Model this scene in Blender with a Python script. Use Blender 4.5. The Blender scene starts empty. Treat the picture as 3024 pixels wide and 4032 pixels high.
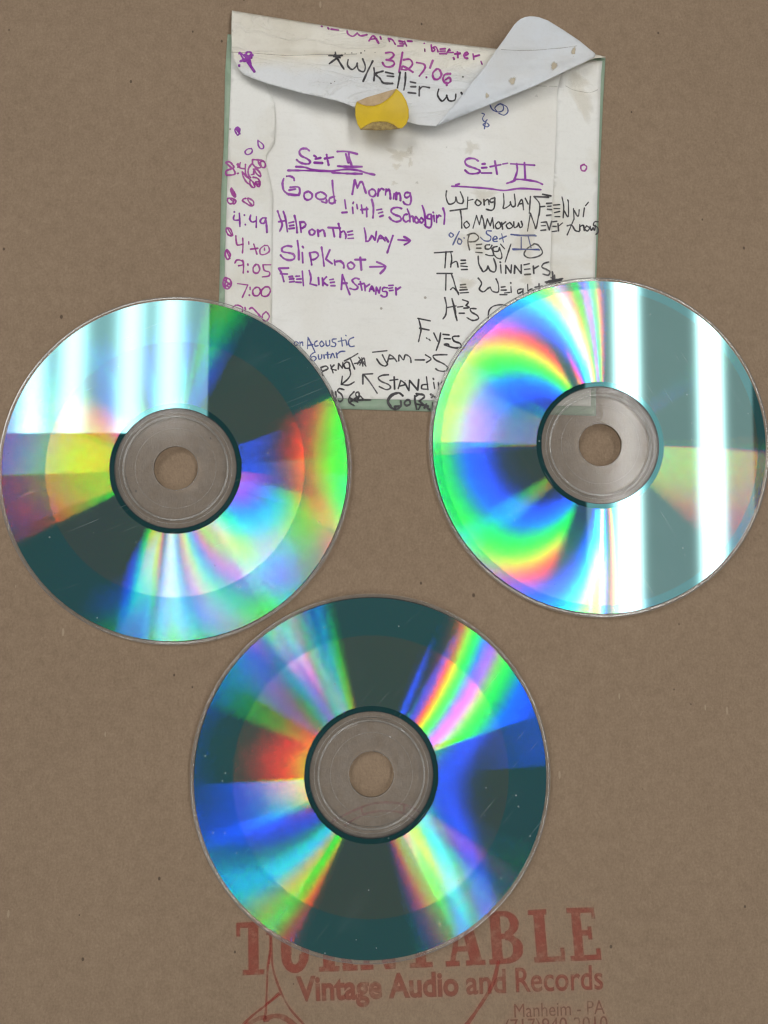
# Three recordable discs and a hand-lettered paper envelope on stamped kraft paper, seen from above.
PHONE = False
EXPOSURE, WORLD = 0.0, 0.1
PITCH = 1395.3                    # track pitch in nm
REFLECT = 0.2052
ORDERS = [0.0572, 0.0413, 0.0109]     # strength of the 1st, 2nd, 3rd diffraction orders
DTINT = [0.95, 1.4, 1.35]
# ceiling fixtures: centre x, y, width, length, panel and tube brightness, tube places across the width
LAMPS = [
    (-0.775, 0.934, 0.662, 1.2, 0.8, 3.3, [0.18, 0.365, 0.635, 0.82], 2.3),
    (0.84, 0.305, 0.487, 1.13, 0.5, 12.0, [0.25, 0.75], 2.3),
    (0.78, -1.135, 0.3, 1.71, 0.5, 12.0, [0.25, 0.75], 2.3),
    (-1.45, 0.92, 0.3, 1.2, 2.1, 0, [], 2.3),
    (-2.5, 0.9, 0.8, 1.3, 1.6, 0, [], 2.3),
    (-0.92, -0.87, 0.26, 0.44, 2.6, 0, [], 2.3),
]
# discs: centre, height, tilt, dishing, radius of the recorded zone
DISCS = [
    ((-0.0619, 0.0346), 0.00133, (-0.0053, -0.018), 0.0103, 0.0438, 'iridescent teal disc over the lower left corner of the envelope', 0.4),
    ((0.0847, 0.0435), 0.00172, (-0.0179, -0.0179), 0.0007, 0.0556, 'iridescent teal disc over the lower right corner of the envelope, crossed by two white streaks', 2.1),
    ((0.005, -0.068), 0.00075, (-0.0061, 0.0069), -0.0312, 0.0459, 'iridescent teal disc lying on bare kraft paper and partly hiding the red stamp', 4.0),
]

import bpy, bmesh, math, random
from mathutils import Vector, Matrix, Euler
from mathutils.geometry import delaunay_2d_cdt

random.seed(7)
S = bpy.context.scene
COL = S.collection
PI = math.pi

# ------------------------------------------------------------------ camera
CAM_H, CAM_RX, CAM_RY, F_PX, W_PX, H_PX = 0.2454, 0.0812, -0.0377, 2800.0, 3024.0, 4032.0
cam_d = bpy.data.cameras.new('camera')
cam = bpy.data.objects.new('camera', cam_d)
COL.objects.link(cam)
cam.location = (0, 0, CAM_H)
cam.rotation_euler = (CAM_RX, CAM_RY, 0)
cam_d.sensor_fit = 'VERTICAL'
cam_d.sensor_height = 36.0
cam_d.lens = 36.0 * F_PX / H_PX
cam_d.clip_start = 0.01
cam_d.clip_end = 20
S.camera = cam
R_CAM = Euler((CAM_RX, CAM_RY, 0)).to_matrix()

# ------------------------------------------------------------------ view and world
S.view_settings.view_transform = 'Standard'
S.view_settings.look = 'None'
S.view_settings.exposure = EXPOSURE
S.view_settings.gamma = 1
S.view_settings.use_curve_mapping = False
S.cycles.use_denoising = True
S.cycles.denoising_input_passes = 'RGB_ALBEDO_NORMAL'
S.cycles.use_adaptive_sampling = False
S.cycles.max_bounces = 8
S.cycles.transparent_max_bounces = 24
S.cycles.caustics_reflective = True
S.cycles.caustics_refractive = False
S.cycles.sample_clamp_indirect = 4.0
S.cycles.filter_width = 1.3
world = bpy.data.worlds.new('World')
S.world = world
world.use_nodes = True
bg = world.node_tree.nodes['Background']
bg.inputs['Color'].default_value = (1.0, 0.97, 0.92, 1)     # light bounced about the room
bg.inputs['Strength'].default_value = WORLD

# ------------------------------------------------------------------ ceiling lamps (fluorescent troffers 1.8 m above the table)
def ceiling_lamp(cx, cy, w, h, panel, tube, tubes, power=1.0):
    d = bpy.data.lights.new('ceiling_lamp', 'AREA')
    d.shape = 'RECTANGLE'
    d.size, d.size_y = w, h
    d.color = (1.0, 0.985, 0.95)
    d.energy = PI * w * h * power           # radiance 1 before the tube pattern
    d.use_nodes = True
    nt = d.node_tree
    em = nt.nodes['Emission']
    geo = nt.nodes.new('ShaderNodeNewGeometry')
    sep = nt.nodes.new('ShaderNodeSeparateXYZ')
    nt.links.new(geo.outputs['Parametric'], sep.inputs[0])
    total = None
    def m(op, a, b=None):
        n = nt.nodes.new('ShaderNodeMath'); n.operation = op
        for i, v in enumerate((a, b)):
            if v is None: continue
            if isinstance(v, (int, float)): n.inputs[i].default_value = v
            else: nt.links.new(v, n.inputs[i])
        return n.outputs[0]
    for t in tubes:                         # each bright tube behind the lens panel
        q = m('DIVIDE', m('SUBTRACT', sep.outputs[0], t), 0.062)
        g = m('EXPONENT', m('MULTIPLY', m('POWER', m('ABSOLUTE', q), 2.2), -1.0))
        total = g if total is None else m('ADD', total, g)
    if total is None: em.inputs['Strength'].default_value = panel
    else: nt.links.new(m('ADD', m('MULTIPLY', total, tube), panel), em.inputs['Strength'])
    o = bpy.data.objects.new('ceiling_lamp', d)
    COL.objects.link(o)
    o.location = (cx, cy, 1.8)
    return o

for args in LAMPS:
    ceiling_lamp(*args)

# ------------------------------------------------------------------ helpers
def at(px, py, z=0.0):
    """The point at height z seen at pixel (px, py) of the 3024 x 4032 photograph."""
    d = R_CAM @ Vector(((px - W_PX / 2) / F_PX, -(py - H_PX / 2) / F_PX, -1.0))
    t = (z - CAM_H) / d.z
    return Vector((d.x * t, d.y * t, z))

def on(px, py, zf, off=0.0):
    """The same, on a surface whose height is zf(x, y) or zf(x, y, pixel x, pixel y)."""
    four = zf.__code__.co_argcount >= 4
    z = 0.001
    for _ in range(6):
        p = at(px, py, z)
        z = (zf(p.x, p.y, px, py) if four else zf(p.x, p.y)) + off
    return at(px, py, z)

def link_mesh(name, verts, faces, mat, parent=None, smooth=True):
    me = bpy.data.meshes.new(name)
    me.from_pydata([tuple(v) for v in verts], [], faces)
    me.materials.append(mat)
    if smooth:
        me.polygons.foreach_set('use_smooth', [True] * len(me.polygons))
    me.update()
    o = bpy.data.objects.new(name, me)
    COL.objects.link(o)
    if parent:
        o.parent = parent
        o.matrix_parent_inverse = Matrix()
    return o

def empty(name, loc=(0, 0, 0), rot=(0, 0, 0)):
    o = bpy.data.objects.new(name, None)
    o.empty_display_size = 0.01
    COL.objects.link(o)
    o.location = loc
    o.rotation_euler = rot
    return o

def tag(o, label=None, cat=None, group=None, kind=None):
    if label: o['label'] = label
    if cat: o['category'] = cat
    if group: o['group'] = group
    if kind: o['kind'] = kind
    return o

def densify(poly, step):
    out = []
    for i, a in enumerate(poly):
        b = poly[(i + 1) % len(poly)]
        n = max(1, int(math.hypot(b[0] - a[0], b[1] - a[1]) / step))
        for k in range(n):
            out.append((a[0] + (b[0] - a[0]) * k / n, a[1] + (b[1] - a[1]) * k / n))
    return out

def inside(x, y, poly):
    c = False
    j = len(poly) - 1
    for i in range(len(poly)):
        xi, yi = poly[i]; xj, yj = poly[j]
        if (yi > y) != (yj > y) and x < (xj - xi) * (y - yi) / (yj - yi) + xi:
            c = not c
        j = i
    return c

def smooth_line(pts, n=5, closed=False):
    if len(pts) < 3: return list(pts)
    out = []
    L = len(pts)
    rng = range(L if closed else L - 1)
    for i in rng:
        g = (lambda k: pts[k % L]) if closed else (lambda k: pts[min(max(k, 0), L - 1)])
        p0, p1, p2, p3 = g(i - 1), g(i), g(i + 1), g(i + 2)
        for k in range(n):
            t = k / n
            out.append(tuple(0.5 * (2 * p1[a] + (p2[a] - p0[a]) * t + (2 * p0[a] - 5 * p1[a] + 4 * p2[a] - p3[a]) * t * t
                                    + (3 * p1[a] - p0[a] - 3 * p2[a] + p3[a]) * t ** 3) for a in (0, 1)))
    if not closed: out.append(tuple(pts[-1]))
    return out

def sheet(name, poly, zf, mat, parent, step=14, thick=0.00012):
    """A sheet of paper: a pixel outline laid on the height zf(x, y, px, py), with real thickness."""
    poly = densify(poly, step)
    xs = [p[0] for p in poly]; ys = [p[1] for p in poly]
    pts = [Vector(p) for p in poly]
    n = len(pts)
    y = min(ys) + step * .5
    while y < max(ys):
        x = min(xs) + step * .5
        while x < max(xs):
            jx, jy = x + random.uniform(-.2, .2) * step, y + random.uniform(-.2, .2) * step
            if inside(jx, jy, poly) and min((jx - a) ** 2 + (jy - b) ** 2 for a, b in poly) > (step * .45) ** 2:
                pts.append(Vector((jx, jy)))
            x += step
        y += step
    r = delaunay_2d_cdt(pts, [(i, (i + 1) % n) for i in range(n)], [], 1, 1e-4)
    v2, _, fc = r[0], r[1], r[2]
    top = []
    for v in v2:
        z = 0.002
        for _ in range(5):
            p = at(v.x, v.y, z)
            z = zf(p.x, p.y, v.x, v.y)
        top.append(at(v.x, v.y, z))
    faces = []
    for f in fc:
        a, b, c = (top[i] for i in f[:3])
        faces.append(tuple(f) if (b - a).cross(c - a).z > 0 else tuple(reversed(f)))
    o = link_mesh(name, top, faces, mat, parent)
    md = o.modifiers.new('paper thickness', 'SOLIDIFY')
    md.thickness = thick
    md.offset = -1
    return o

WSCALE = 1.0

def ribbons(name, strokes, width, zf, mat, parent, lift=0.00006, smooth=True):
    """Pen strokes (pixel polylines) as thin inked ribbons lying on zf."""
    V, Fc = [], []
    for si, st in enumerate(strokes):
        pts = smooth_line(st) if smooth else list(st)
        if len(pts) == 1: pts = [pts[0], (pts[0][0] + 1, pts[0][1])]
        dd = [pts[0]]
        for p in pts[1:]:
            if math.hypot(p[0] - dd[-1][0], p[1] - dd[-1][1]) > .6: dd.append(p)
        pts = dd if len(dd) > 1 else [pts[0], (pts[0][0] + 1, pts[0][1])]
        L = len(pts)
        w0 = width * WSCALE * random.uniform(.9, 1.1)
        p1, p2 = random.uniform(0, 6), random.uniform(0, 6)
        left, right = [], []
        def nrm(i):
            a, b = pts[max(i - 1, 0)], pts[min(i + 1, L - 1)]
            dx, dy = b[0] - a[0], b[1] - a[1]
            m = math.hypot(dx, dy) or 1
            return -dy / m, dx / m
        for i in range(L):
            nx, ny = nrm(i)
            w = w0 * .5 * (1 + .16 * math.sin(i * .55 + p1) + .10 * math.sin(i * 1.9 + p2)) * random.uniform(.92, 1.08)
            left.append((pts[i][0] + nx * w, pts[i][1] + ny * w))
            right.append((pts[i][0] - nx * w, pts[i][1] - ny * w))
        def cap(i, sgn):
            nx, ny = nrm(i)
            tx, ty = ny * sgn, -nx * sgn
            w = w0 * .5
            return [(pts[i][0] + nx * w * math.cos(a) * 1 + tx * w * math.sin(a), pts[i][1] + ny * w * math.cos(a) + ty * w * math.sin(a))
                    for a in (PI * .25, PI * .5, PI * .75)]
        z_off = lift + si * 0.0000015
        base = len(V)
        for q in left + right:
            V.append(on(q[0], q[1], zf, z_off))
        for i in range(L - 1):
            Fc.append((base + i, base + L + i, base + L + i + 1, base + i + 1))
        for i, sg in ((0, -1), (L - 1, 1)):
            cs = cap(i, sg)
            b2 = len(V)
            for q in cs: V.append(on(q[0], q[1], zf, z_off))
            Fc.append((base + i, b2, b2 + 1, b2 + 2, base + L + i))
    return link_mesh(name, V, Fc, mat, parent)

def strokes_of(text, zoom):
    x0, y0, s = zoom
    out = []
    for st in text.replace('\n', ' ').split(';'):
        st = st.strip()
        if not st: continue
        out.append([(x0 + float(a) * s, y0 + float(b) * s) for a, b in (q.split(',') for q in st.split())])
    return out

# ------------------------------------------------------------------ node helpers
class N:
    def __init__(self, name):
        self.mat = bpy.data.materials.new(name)
        self.mat.use_nodes = True
        self.t = self.mat.node_tree
        self.t.nodes.clear()
        self.out = self.t.nodes.new('ShaderNodeOutputMaterial')
    def n(self, typ, **kw):
        o = self.t.nodes.new('ShaderNode' + typ)
        for k, v in kw.items(): setattr(o, k, v)
        return o
    def put(self, sock, v):
        if v is None: return
        if hasattr(v, 'is_output') or isinstance(v, bpy.types.NodeSocket): self.t.links.new(v, sock)
        else: sock.default_value = v
    def math(self, op, a, b=None, c=None, clamp=False):
        o = self.n('Math', operation=op, use_clamp=clamp)
        for i, v in enumerate((a, b, c)): self.put(o.inputs[i], v)
        return o.outputs[0]
    def vec(self, op, a, b=None):
        o = self.n('VectorMath', operation=op)
        self.put(o.inputs[0], a)
        if op == 'SCALE': self.put(o.inputs['Scale'], b)
        else: self.put(o.inputs[1], b)
        return o.outputs['Value'] if op in ('DOT_PRODUCT', 'LENGTH') else o.outputs['Vector']
    def noise(self, scale, vec=None, detail=4, rough=.55, dim='3D', distortion=0):
        o = self.n('TexNoise', noise_dimensions=dim)
        o.inputs['Scale'].default_value = scale
        o.inputs['Detail'].default_value = detail
        o.inputs['Roughness'].default_value = rough
        o.inputs['Distortion'].default_value = distortion
        if vec is not None: self.put(o.inputs['Vector'], vec)
        return o.outputs['Fac']
    def mapping(self, vec, rot=(0, 0, 0), scale=(1, 1, 1), loc=(0, 0, 0)):
        o = self.n('Mapping')
        self.put(o.inputs['Vector'], vec)
        o.inputs['Rotation'].default_value = rot
        o.inputs['Scale'].default_value = scale
        o.inputs['Location'].default_value = loc
        return o.outputs[0]
    def ramp(self, fac, stops, interp='LINEAR'):
        o = self.n('ValToRGB')
        o.color_ramp.interpolation = interp
        e = o.color_ramp.elements
        while len(e) < len(stops): e.new(.5)
        for el, (p, c) in zip(e, stops):
            el.position = p
            el.color = (c, c, c, 1) if isinstance(c, (int, float)) else (*c, 1)
        self.put(o.inputs[0], fac)
        return o.outputs[0]
    def mix(self, fac, a, b, mode='MIX'):
        o = self.n('Mix', data_type='RGBA', blend_type=mode)
        self.put(o.inputs['Factor'], fac)
        self.put(o.inputs['A'], (*a, 1) if isinstance(a, tuple) else a)
        self.put(o.inputs['B'], (*b, 1) if isinstance(b, tuple) else b)
        return o.outputs['Result']
    def mixs(self, fac, a, b):
        o = self.n('MixShader')
        self.put(o.inputs[0], fac); self.t.links.new(a, o.inputs[1]); self.t.links.new(b, o.inputs[2])
        return o.outputs[0]
    def add(self, a, b):
        o = self.n('AddShader')
        self.t.links.new(a, o.inputs[0]); self.t.links.new(b, o.inputs[1])
        return o.outputs[0]
    def bump(self, h, strength=.3, dist=.0005):
        o = self.n('Bump')
        o.inputs['Strength'].default_value = strength
        o.inputs['Distance'].default_value = dist
        self.put(o.inputs['Height'], h)
        return o.outputs[0]
    def done(self, shader):
        self.t.links.new(shader, self.out.inputs[0])
        return self.mat

def principled(b, color, rough=.8, spec=.3, normal=None):
    p = b.n('BsdfPrincipled')
    b.put(p.inputs['Base Color'], (*color, 1) if isinstance(color, tuple) else color)
    b.put(p.inputs['Roughness'], rough)
    p.inputs['Specular IOR Level'].default_value = spec
    if normal is not None: b.put(p.inputs['Normal'], normal)
    return p.outputs[0]

# ------------------------------------------------------------------ materials
KRAFT_COL = [(.215, .152, .101), (.300, .217, .147), (.39, .295, .205)]

def mat_kraft():
    b = N('kraft_paper')
    co = b.n('TexCoord').outputs['Object']
    big = b.noise(7, co, 3)
    blot = b.noise(34, co, 4, .6, distortion=.6)
    mid = b.noise(230, co, 5, .65)
    fine = b.noise(1300, co, 3, .7)
    w = b.n('VectorMath', operation='ADD')
    wob = b.n('TexNoise'); wob.inputs['Scale'].default_value = 60; wob.inputs['Detail'].default_value = 2
    b.put(wob.inputs['Vector'], co)
    b.put(w.inputs[0], co); b.put(w.inputs[1], b.vec('SCALE', wob.outputs['Color'], .010))
    cw = w.outputs['Vector']
    f1 = b.noise(1, b.mapping(cw, (0, 0, .2), (1500, 330, 1)), 2, .6)
    f2 = b.noise(1, b.mapping(cw, (0, 0, 1.3), (1500, 380, 1)), 2, .6)
    f3 = b.noise(1, b.mapping(cw, (0, 0, -.8), (1400, 350, 1)), 2, .6)
    fib = b.math('MAXIMUM', b.math('MAXIMUM', f1, f2), f3)
    v = b.math('ADD', b.math('MULTIPLY', mid, .30), b.math('ADD', b.math('MULTIPLY', fine, .34), b.math('MULTIPLY', fib, .26)))
    v = b.math('ADD', v, b.math('ADD', b.math('MULTIPLY', big, .14), b.math('MULTIPLY', blot, .06)))
    col = b.ramp(v, [(.42, KRAFT_COL[0]), (.62, KRAFT_COL[1]), (.84, KRAFT_COL[2])])
    # dark flecks and a few pale fibres
    vo = b.n('TexVoronoi'); vo.inputs['Scale'].default_value = 300
    b.put(vo.inputs['Vector'], b.mapping(co, (0, 0, .6), (1, .7, 1)))
    sp = b.math('LESS_THAN', vo.outputs['Distance'], b.math('MULTIPLY', b.noise(40, co, 2), .24))
    sepc = b.n('SeparateColor'); b.put(sepc.inputs[0], vo.outputs['Color'])
    pick = b.math('GREATER_THAN', sepc.outputs[0], .957)
    col = b.mix(b.math('MULTIPLY', b.math('MULTIPLY', sp, pick), .75), col, (.06, .04, .028))
    vo2 = b.n('TexVoronoi'); vo2.inputs['Scale'].default_value = 260
    b.put(vo2.inputs['Vector'], b.mapping(co, (0, 0, -.5), (1, .28, 1)))
    sp2 = b.math('LESS_THAN', vo2.outputs['Distance'], .10)
    sepc2 = b.n('SeparateColor'); b.put(sepc2.inputs[0], vo2.outputs['Color'])
    col = b.mix(b.math('MULTIPLY', b.math('MULTIPLY', sp2, b.math('GREATER_THAN', sepc2.outputs[1], .94)), .35), col, (.55, .45, .33))
    dent = b.noise(22, co, 3, .5, distortion=.8)
    nb = b.bump(b.math('ADD', b.math('ADD', fine, b.math('MULTIPLY', fib, 1.2)), b.math('MULTIPLY', dent, 7.0)), .35, .0003)
    return b.done(principled(b, col, .82, .25, nb))

def mat_paper(name, clean, dirty, dirt=.5, blotch=22, seed=0.0, rough=.75, tears=False):
    """Handled white paper: grey grime, yellowed blotches, fold wrinkles."""
    b = N(name)
    co = b.mapping(b.n('TexCoord').outputs['Object'], loc=(seed, seed * 1.7, 0))
    g = b.noise(blotch, co, 6, .6, distortion=.4)
    fac = b.math('MULTIPLY', b.ramp(g, [(.45, 0.0), (.72, 1.0)]), dirt)
    col = b.mix(fac, clean, dirty)
    fine = b.noise(900, co, 3, .7)
    col = b.mix(b.math('MULTIPLY', b.ramp(fine, [(.5, 0.0), (.8, 1.0)]), .10), col, (.38, .36, .32))
    smear = b.noise(1, b.mapping(co, (0, 0, .4), (60, 260, 1)), 4, .6)
    col = b.mix(b.math('MULTIPLY', b.ramp(smear, [(.55, 0.0), (.8, 1.0)]), .16), col, (.42, .41, .38))
    vo = b.n('TexVoronoi'); vo.inputs['Scale'].default_value = 120; b.put(vo.inputs['Vector'], co)
    sc = b.n('SeparateColor'); b.put(sc.inputs[0], vo.outputs['Color'])
    sp = b.math('MULTIPLY', b.math('LESS_THAN', vo.outputs['Distance'], .06), b.math('GREATER_THAN', sc.outputs[0], .82))
    col = b.mix(b.math('MULTIPLY', sp, .6), col, (.16, .12, .07))
    h = b.math('ADD', b.math('MULTIPLY', b.noise(70, co, 4, .6, distortion=1.5), 1.0), b.math('MULTIPLY', fine, .15))
    return b.done(principled(b, col, rough, .3, b.bump(h, .35, .0012)))

def mat_ink(name, color, pale, cover=.9, wear=.5, scale=420, fade=False):
    b = N(name)
    co = b.n('TexCoord').outputs['Object']
    n1 = b.noise(scale, co, 4, .65)
    n2 = b.noise(scale * .22, b.mapping(co, loc=(.3, .1, 0)), 3, .5)
    col = b.mix(b.ramp(b.math('ADD', b.math('MULTIPLY', n1, .5), b.math('MULTIPLY', n2, .5)), [(.42, 0.0), (.66, 1.0)]), color, pale)
    a = b.ramp(b.math('ADD', b.math('MULTIPLY', n1, .6), b.math('MULTIPLY', n2, .4)), [(.36, cover), (.50, cover * .95), (.70, cover * (1 - wear))])
    if fade:                                # soaked-in marks thin out towards their rim
        at_ = b.n('Attribute'); at_.attribute_name = 'soak'
        a = b.math('MULTIPLY', a, b.math('POWER', at_.outputs['Fac'], 1.3))
    tr = b.n('BsdfTransparent').outputs[0]
    return b.done(b.mixs(a, tr, principled(b, col, .6, .3)))

def mat_plain(name, color, color2=None, scale=60, rough=.7, spec=.3, bumps=0):
    b = N(name)
    co = b.n('TexCoord').outputs['Object']
    g = b.noise(scale, co, 5, .6)
    col = b.mix(b.ramp(g, [(.35, 0.0), (.7, 1.0)]), color, color2 or tuple(c * .8 for c in color))
    nb = b.bump(b.noise(scale * 6, co, 4), bumps, .0004) if bumps else None
    return b.done(principled(b, col, rough, spec, nb))

def mat_clear(name, tint, rough=.03, haze=.0, spec=1.0):
    """Clear moulded polycarbonate: sees through to the paper, mirrors the lamps faintly."""
    b = N(name)
    fr = b.n('Fresnel'); fr.inputs['IOR'].default_value = 1.58
    tr = b.n('BsdfTransparent'); tr.inputs[0].default_value = (*tint, 1)
    gl = b.n('BsdfAnisotropic'); gl.inputs['Color'].default_value = (spec, spec, spec, 1); gl.inputs['Roughness'].default_value = rough
    sh = b.mixs(fr.outputs[0], tr.outputs[0], gl.outputs[0])
    if haze:
        df = b.n('BsdfDiffuse'); df.inputs[0].default_value = (.80, .79, .76, 1)
        co = b.n('TexCoord').outputs['Object']
        hz = b.math('MULTIPLY', b.ramp(b.noise(300, co, 5, .7), [(.3, .4), (.75, 1.0)]), haze)
        sh = b.mixs(hz, sh, df.outputs[0])
    return b.done(sh)

def cie_rgb(l):
    def g(x, m, s1, s2): return math.exp(-.5 * ((x - m) / (s1 if x < m else s2)) ** 2)
    X = 1.056 * g(l, 599.8, 37.9, 31.0) + .362 * g(l, 442, 16, 26.7) - .065 * g(l, 501.1, 20.4, 26.2)
    Y = .821 * g(l, 568.8, 46.9, 40.5) + .286 * g(l, 530.9, 16.3, 31.1)
    Z = 1.217 * g(l, 437, 11.8, 36) + .681 * g(l, 459, 26, 13.8)
    r = (3.2406 * X - 1.5372 * Y - .4986 * Z, -.9689 * X + 1.8758 * Y + .0415 * Z, .0557 * X - .2040 * Y + 1.0570 * Z)
    r = [max(c, 0) for c in r]
    s = min(max((l - 470) / 30, 0), 1)          # a phone sensor: little red response to violet, some green response to blue
    return [r[0] * (.1 + .9 * s), r[1] + .06 * r[2], r[2]]

ROUGH = .038

def mat_disc(name, grooves=True, tint=(.33, .95, 1.0), reflect=REFLECT, orders=ORDERS, base=(.004, .016, .017), scratch=1.0, dt=(1, 1, 1)):
    """Metallised dye layer. The spiral track is a diffraction grating: each light path draws one wavelength and
    leaves by the grating equation  (V + L) . g = m * wavelength / pitch  (g = across the track)."""
    b = N(name)
    geo = b.n('NewGeometry')
    co = b.n('TexCoord').outputs['Object']
    Nn = geo.outputs['Normal']
    V = geo.outputs['Incoming']
    gl0 = b.n('BsdfAnisotropic', distribution='BECKMANN'); gl0.inputs['Color'].default_value = (*[t * reflect for t in tint], 1); gl0.inputs['Roughness'].default_value = .03
    sh = gl0.outputs[0]
    df = b.n('BsdfDiffuse')
    # scratches: hairlines in a few directions, seen as scattered light
    tot = None
    for i, (a, sc) in enumerate(((.5, 1.0), (-.65, .8), (1.25, 1.2), (2.3, .9))):
        l = b.noise(1, b.mapping(b.n('TexCoord').outputs['Object'], (0, 0, a), (38 * sc, 2300 * sc, 1), (i * 3.1, i * 1.7, 0)), 1, .5)
        m1 = b.ramp(l, [(.71, 0.0), (.75, 1.0)])
        p = b.ramp(b.noise(26, b.mapping(co, loc=(i * .7, -i * .4, 0)), 3, .6), [(.5, 0.0), (.68, 1.0)])
        s = b.math('MULTIPLY', m1, p)
        tot = s if tot is None else b.math('MAXIMUM', tot, s)
    dust = b.n('TexVoronoi'); dust.inputs['Scale'].default_value = 420; b.put(dust.inputs['Vector'], co)
    dc = b.n('SeparateColor'); b.put(dc.inputs[0], dust.outputs['Color'])
    dmask = b.math('MULTIPLY', b.math('LESS_THAN', dust.outputs['Distance'], b.math('MULTIPLY', b.noise(50, co, 2), .22)), b.math('GREATER_THAN', dc.outputs[0], .90))
    smudge = b.ramp(b.noise(30, co, 5, .6, distortion=.6), [(.5, 0.0), (.8, 1.0)])
    marks = b.math('ADD', b.math('MULTIPLY', b.math('MAXIMUM', tot, dmask), .17 * scratch), b.math('MULTIPLY', smudge, .022))
    b.put(df.inputs[0], b.mix(marks, base, (.75, .8, .8)))
    sh = b.add(sh, df.outputs[0])
    if grooves:
        sx = b.n('SeparateXYZ'); b.put(sx.inputs[0], co)
        cx = b.n('CombineXYZ'); b.put(cx.inputs[0], sx.outputs[0]); b.put(cx.inputs[1], sx.outputs[1])
        vt = b.n('VectorTransform', vector_type='VECTOR', convert_from='OBJECT', convert_to='WORLD')
        b.put(vt.inputs[0], cx.outputs[0])
        g = vt.outputs[0]
        g = b.vec('SUBTRACT', g, b.vec('SCALE', Nn, b.vec('DOT_PRODUCT', g, Nn)))
        g = b.vec('NORMALIZE', g)
        wn = b.n('TexWhiteNoise', noise_dimensions='3D')
        b.put(wn.inputs['Vector'], b.vec('SCALE', geo.outputs['Position'], 9173.0))
        u = wn.outputs['Value']
        lam0, lam1, K = 405.0, 695.0, 30
        cols = [cie_rgb(lam0 + (lam1 - lam0) * k / (K - 1)) for k in range(K)]
        mean = [sum(c[j] for c in cols) / K for j in range(3)]
        spec = [tuple(c[j] / mean[j] * DTINT[j] * dt[j] / 5.0 for j in range(3)) for c in cols]
        vn = b.vec('DOT_PRODUCT', V, Nn)
        Vp = b.vec('SUBTRACT', V, b.vec('SCALE', Nn, vn))
        ramps = {}
        for m, eff, bins in ((1, orders[0], 6), (2, orders[1], 4), (3, orders[2], 2)):
            for q in range(bins):               # the spectrum in slices, one random wavelength in each
                if (bins, q) not in ramps:
                    uq = b.math('DIVIDE', b.math('ADD', u, float(q)), float(bins))
                    ramps[(bins, q)] = (b.ramp(uq, [(k / (K - 1), spec[k]) for k in range(K)]), b.math('ADD', b.math('MULTIPLY', uq, lam1 - lam0), lam0))
                rp, lam = ramps[(bins, q)]
                for sgn in (1, -1):
                    k = b.math('MULTIPLY', lam, sgn * m / PITCH)
                    Lp = b.vec('SUBTRACT', b.vec('SCALE', g, k), Vp)
                    s2 = b.math('SUBTRACT', 1.0, b.vec('DOT_PRODUCT', Lp, Lp))
                    ok = b.math('GREATER_THAN', s2, .02)
                    L = b.vec('ADD', Lp, b.vec('SCALE', Nn, b.math('SQRT', b.math('MAXIMUM', s2, .02))))
                    H = b.vec('NORMALIZE', b.vec('ADD', V, L))
                    gg = b.n('BsdfAnisotropic', distribution='BECKMANN'); gg.inputs['Roughness'].default_value = ROUGH
                    b.put(gg.inputs['Normal'], H)
                    b.put(gg.inputs['Color'], b.vec('SCALE', rp, b.math('MULTIPLY', ok, eff * 5.0 / bins)))
                    sh = b.add(sh, gg.outputs[0])
    return b.done(sh)

M_KRAFT = mat_kraft()
M_STAMP = mat_ink('red stamp ink', (.38, .042, .032), (.40, .085, .055), .52, .88, 520)
M_STAMP_WORN = mat_ink('worn red stamp ink', (.36, .045, .034), (.38, .09, .06), .46, .92, 440)
M_GREEN = mat_plain('sage green paper', (.29, .40, .29), (.36, .45, .35), 160, .8, .25, .2)
M_WHITE = mat_paper('white envelope paper', (.85, .848, .825), (.66, .61, .50), .35, 20, 0.0)
M_STRIP = mat_paper('grubby seam paper', (.83, .83, .80), (.62, .56, .43), .6, 26, .37)
M_FLAP = mat_paper('dirtied flap paper', (.74, .715, .65), (.55, .48, .36), .8, 24, .71)
M_LINING = mat_paper('bluish flap lining', (.70, .735, .78), (.62, .56, .46), .35, 26, 1.13)
M_YELLOW = mat_plain('yellow sticker', (.72, .50, .02), (.62, .42, .02), 120, .45, .4, .1)
M_TORN = mat_plain('torn sticker fibres', (.62, .47, .30), (.48, .34, .20), 420, .9, .1, .6)
M_TORN_DARK = mat_plain('dirty torn fibres', (.50, .38, .16), (.16, .10, .05), 520, .9, .1, .6)
M_PURPLE = mat_ink('purple marker', (.26, .03, .36), (.46, .13, .56), .96, .40, 520)
M_MAGENTA = mat_ink('magenta marker', (.34, .03, .28), (.54, .15, .47), .95, .5, 520)
M_BLACK = mat_ink('black marker', (.035, .033, .038), (.12, .11, .12), .94, .35, 620)
M_BLUE = mat_ink('blue ballpoint', (.06, .08, .28), (.16, .20, .44), .92, .5, 620)
M_STAIN = mat_ink('yellowed stain', (.64, .54, .36), (.70, .62, .46), .21, .5, 60, True)
M_SPECK = mat_ink('dark speck', (.05, .035, .02), (.12, .08, .04), .8, .4, 900)
M_CREASE = mat_ink('tan crease', (.48, .42, .33), (.60, .55, .47), .42, .8, 300)  # tan lines drawn along the folds, darker than the paper

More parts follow.
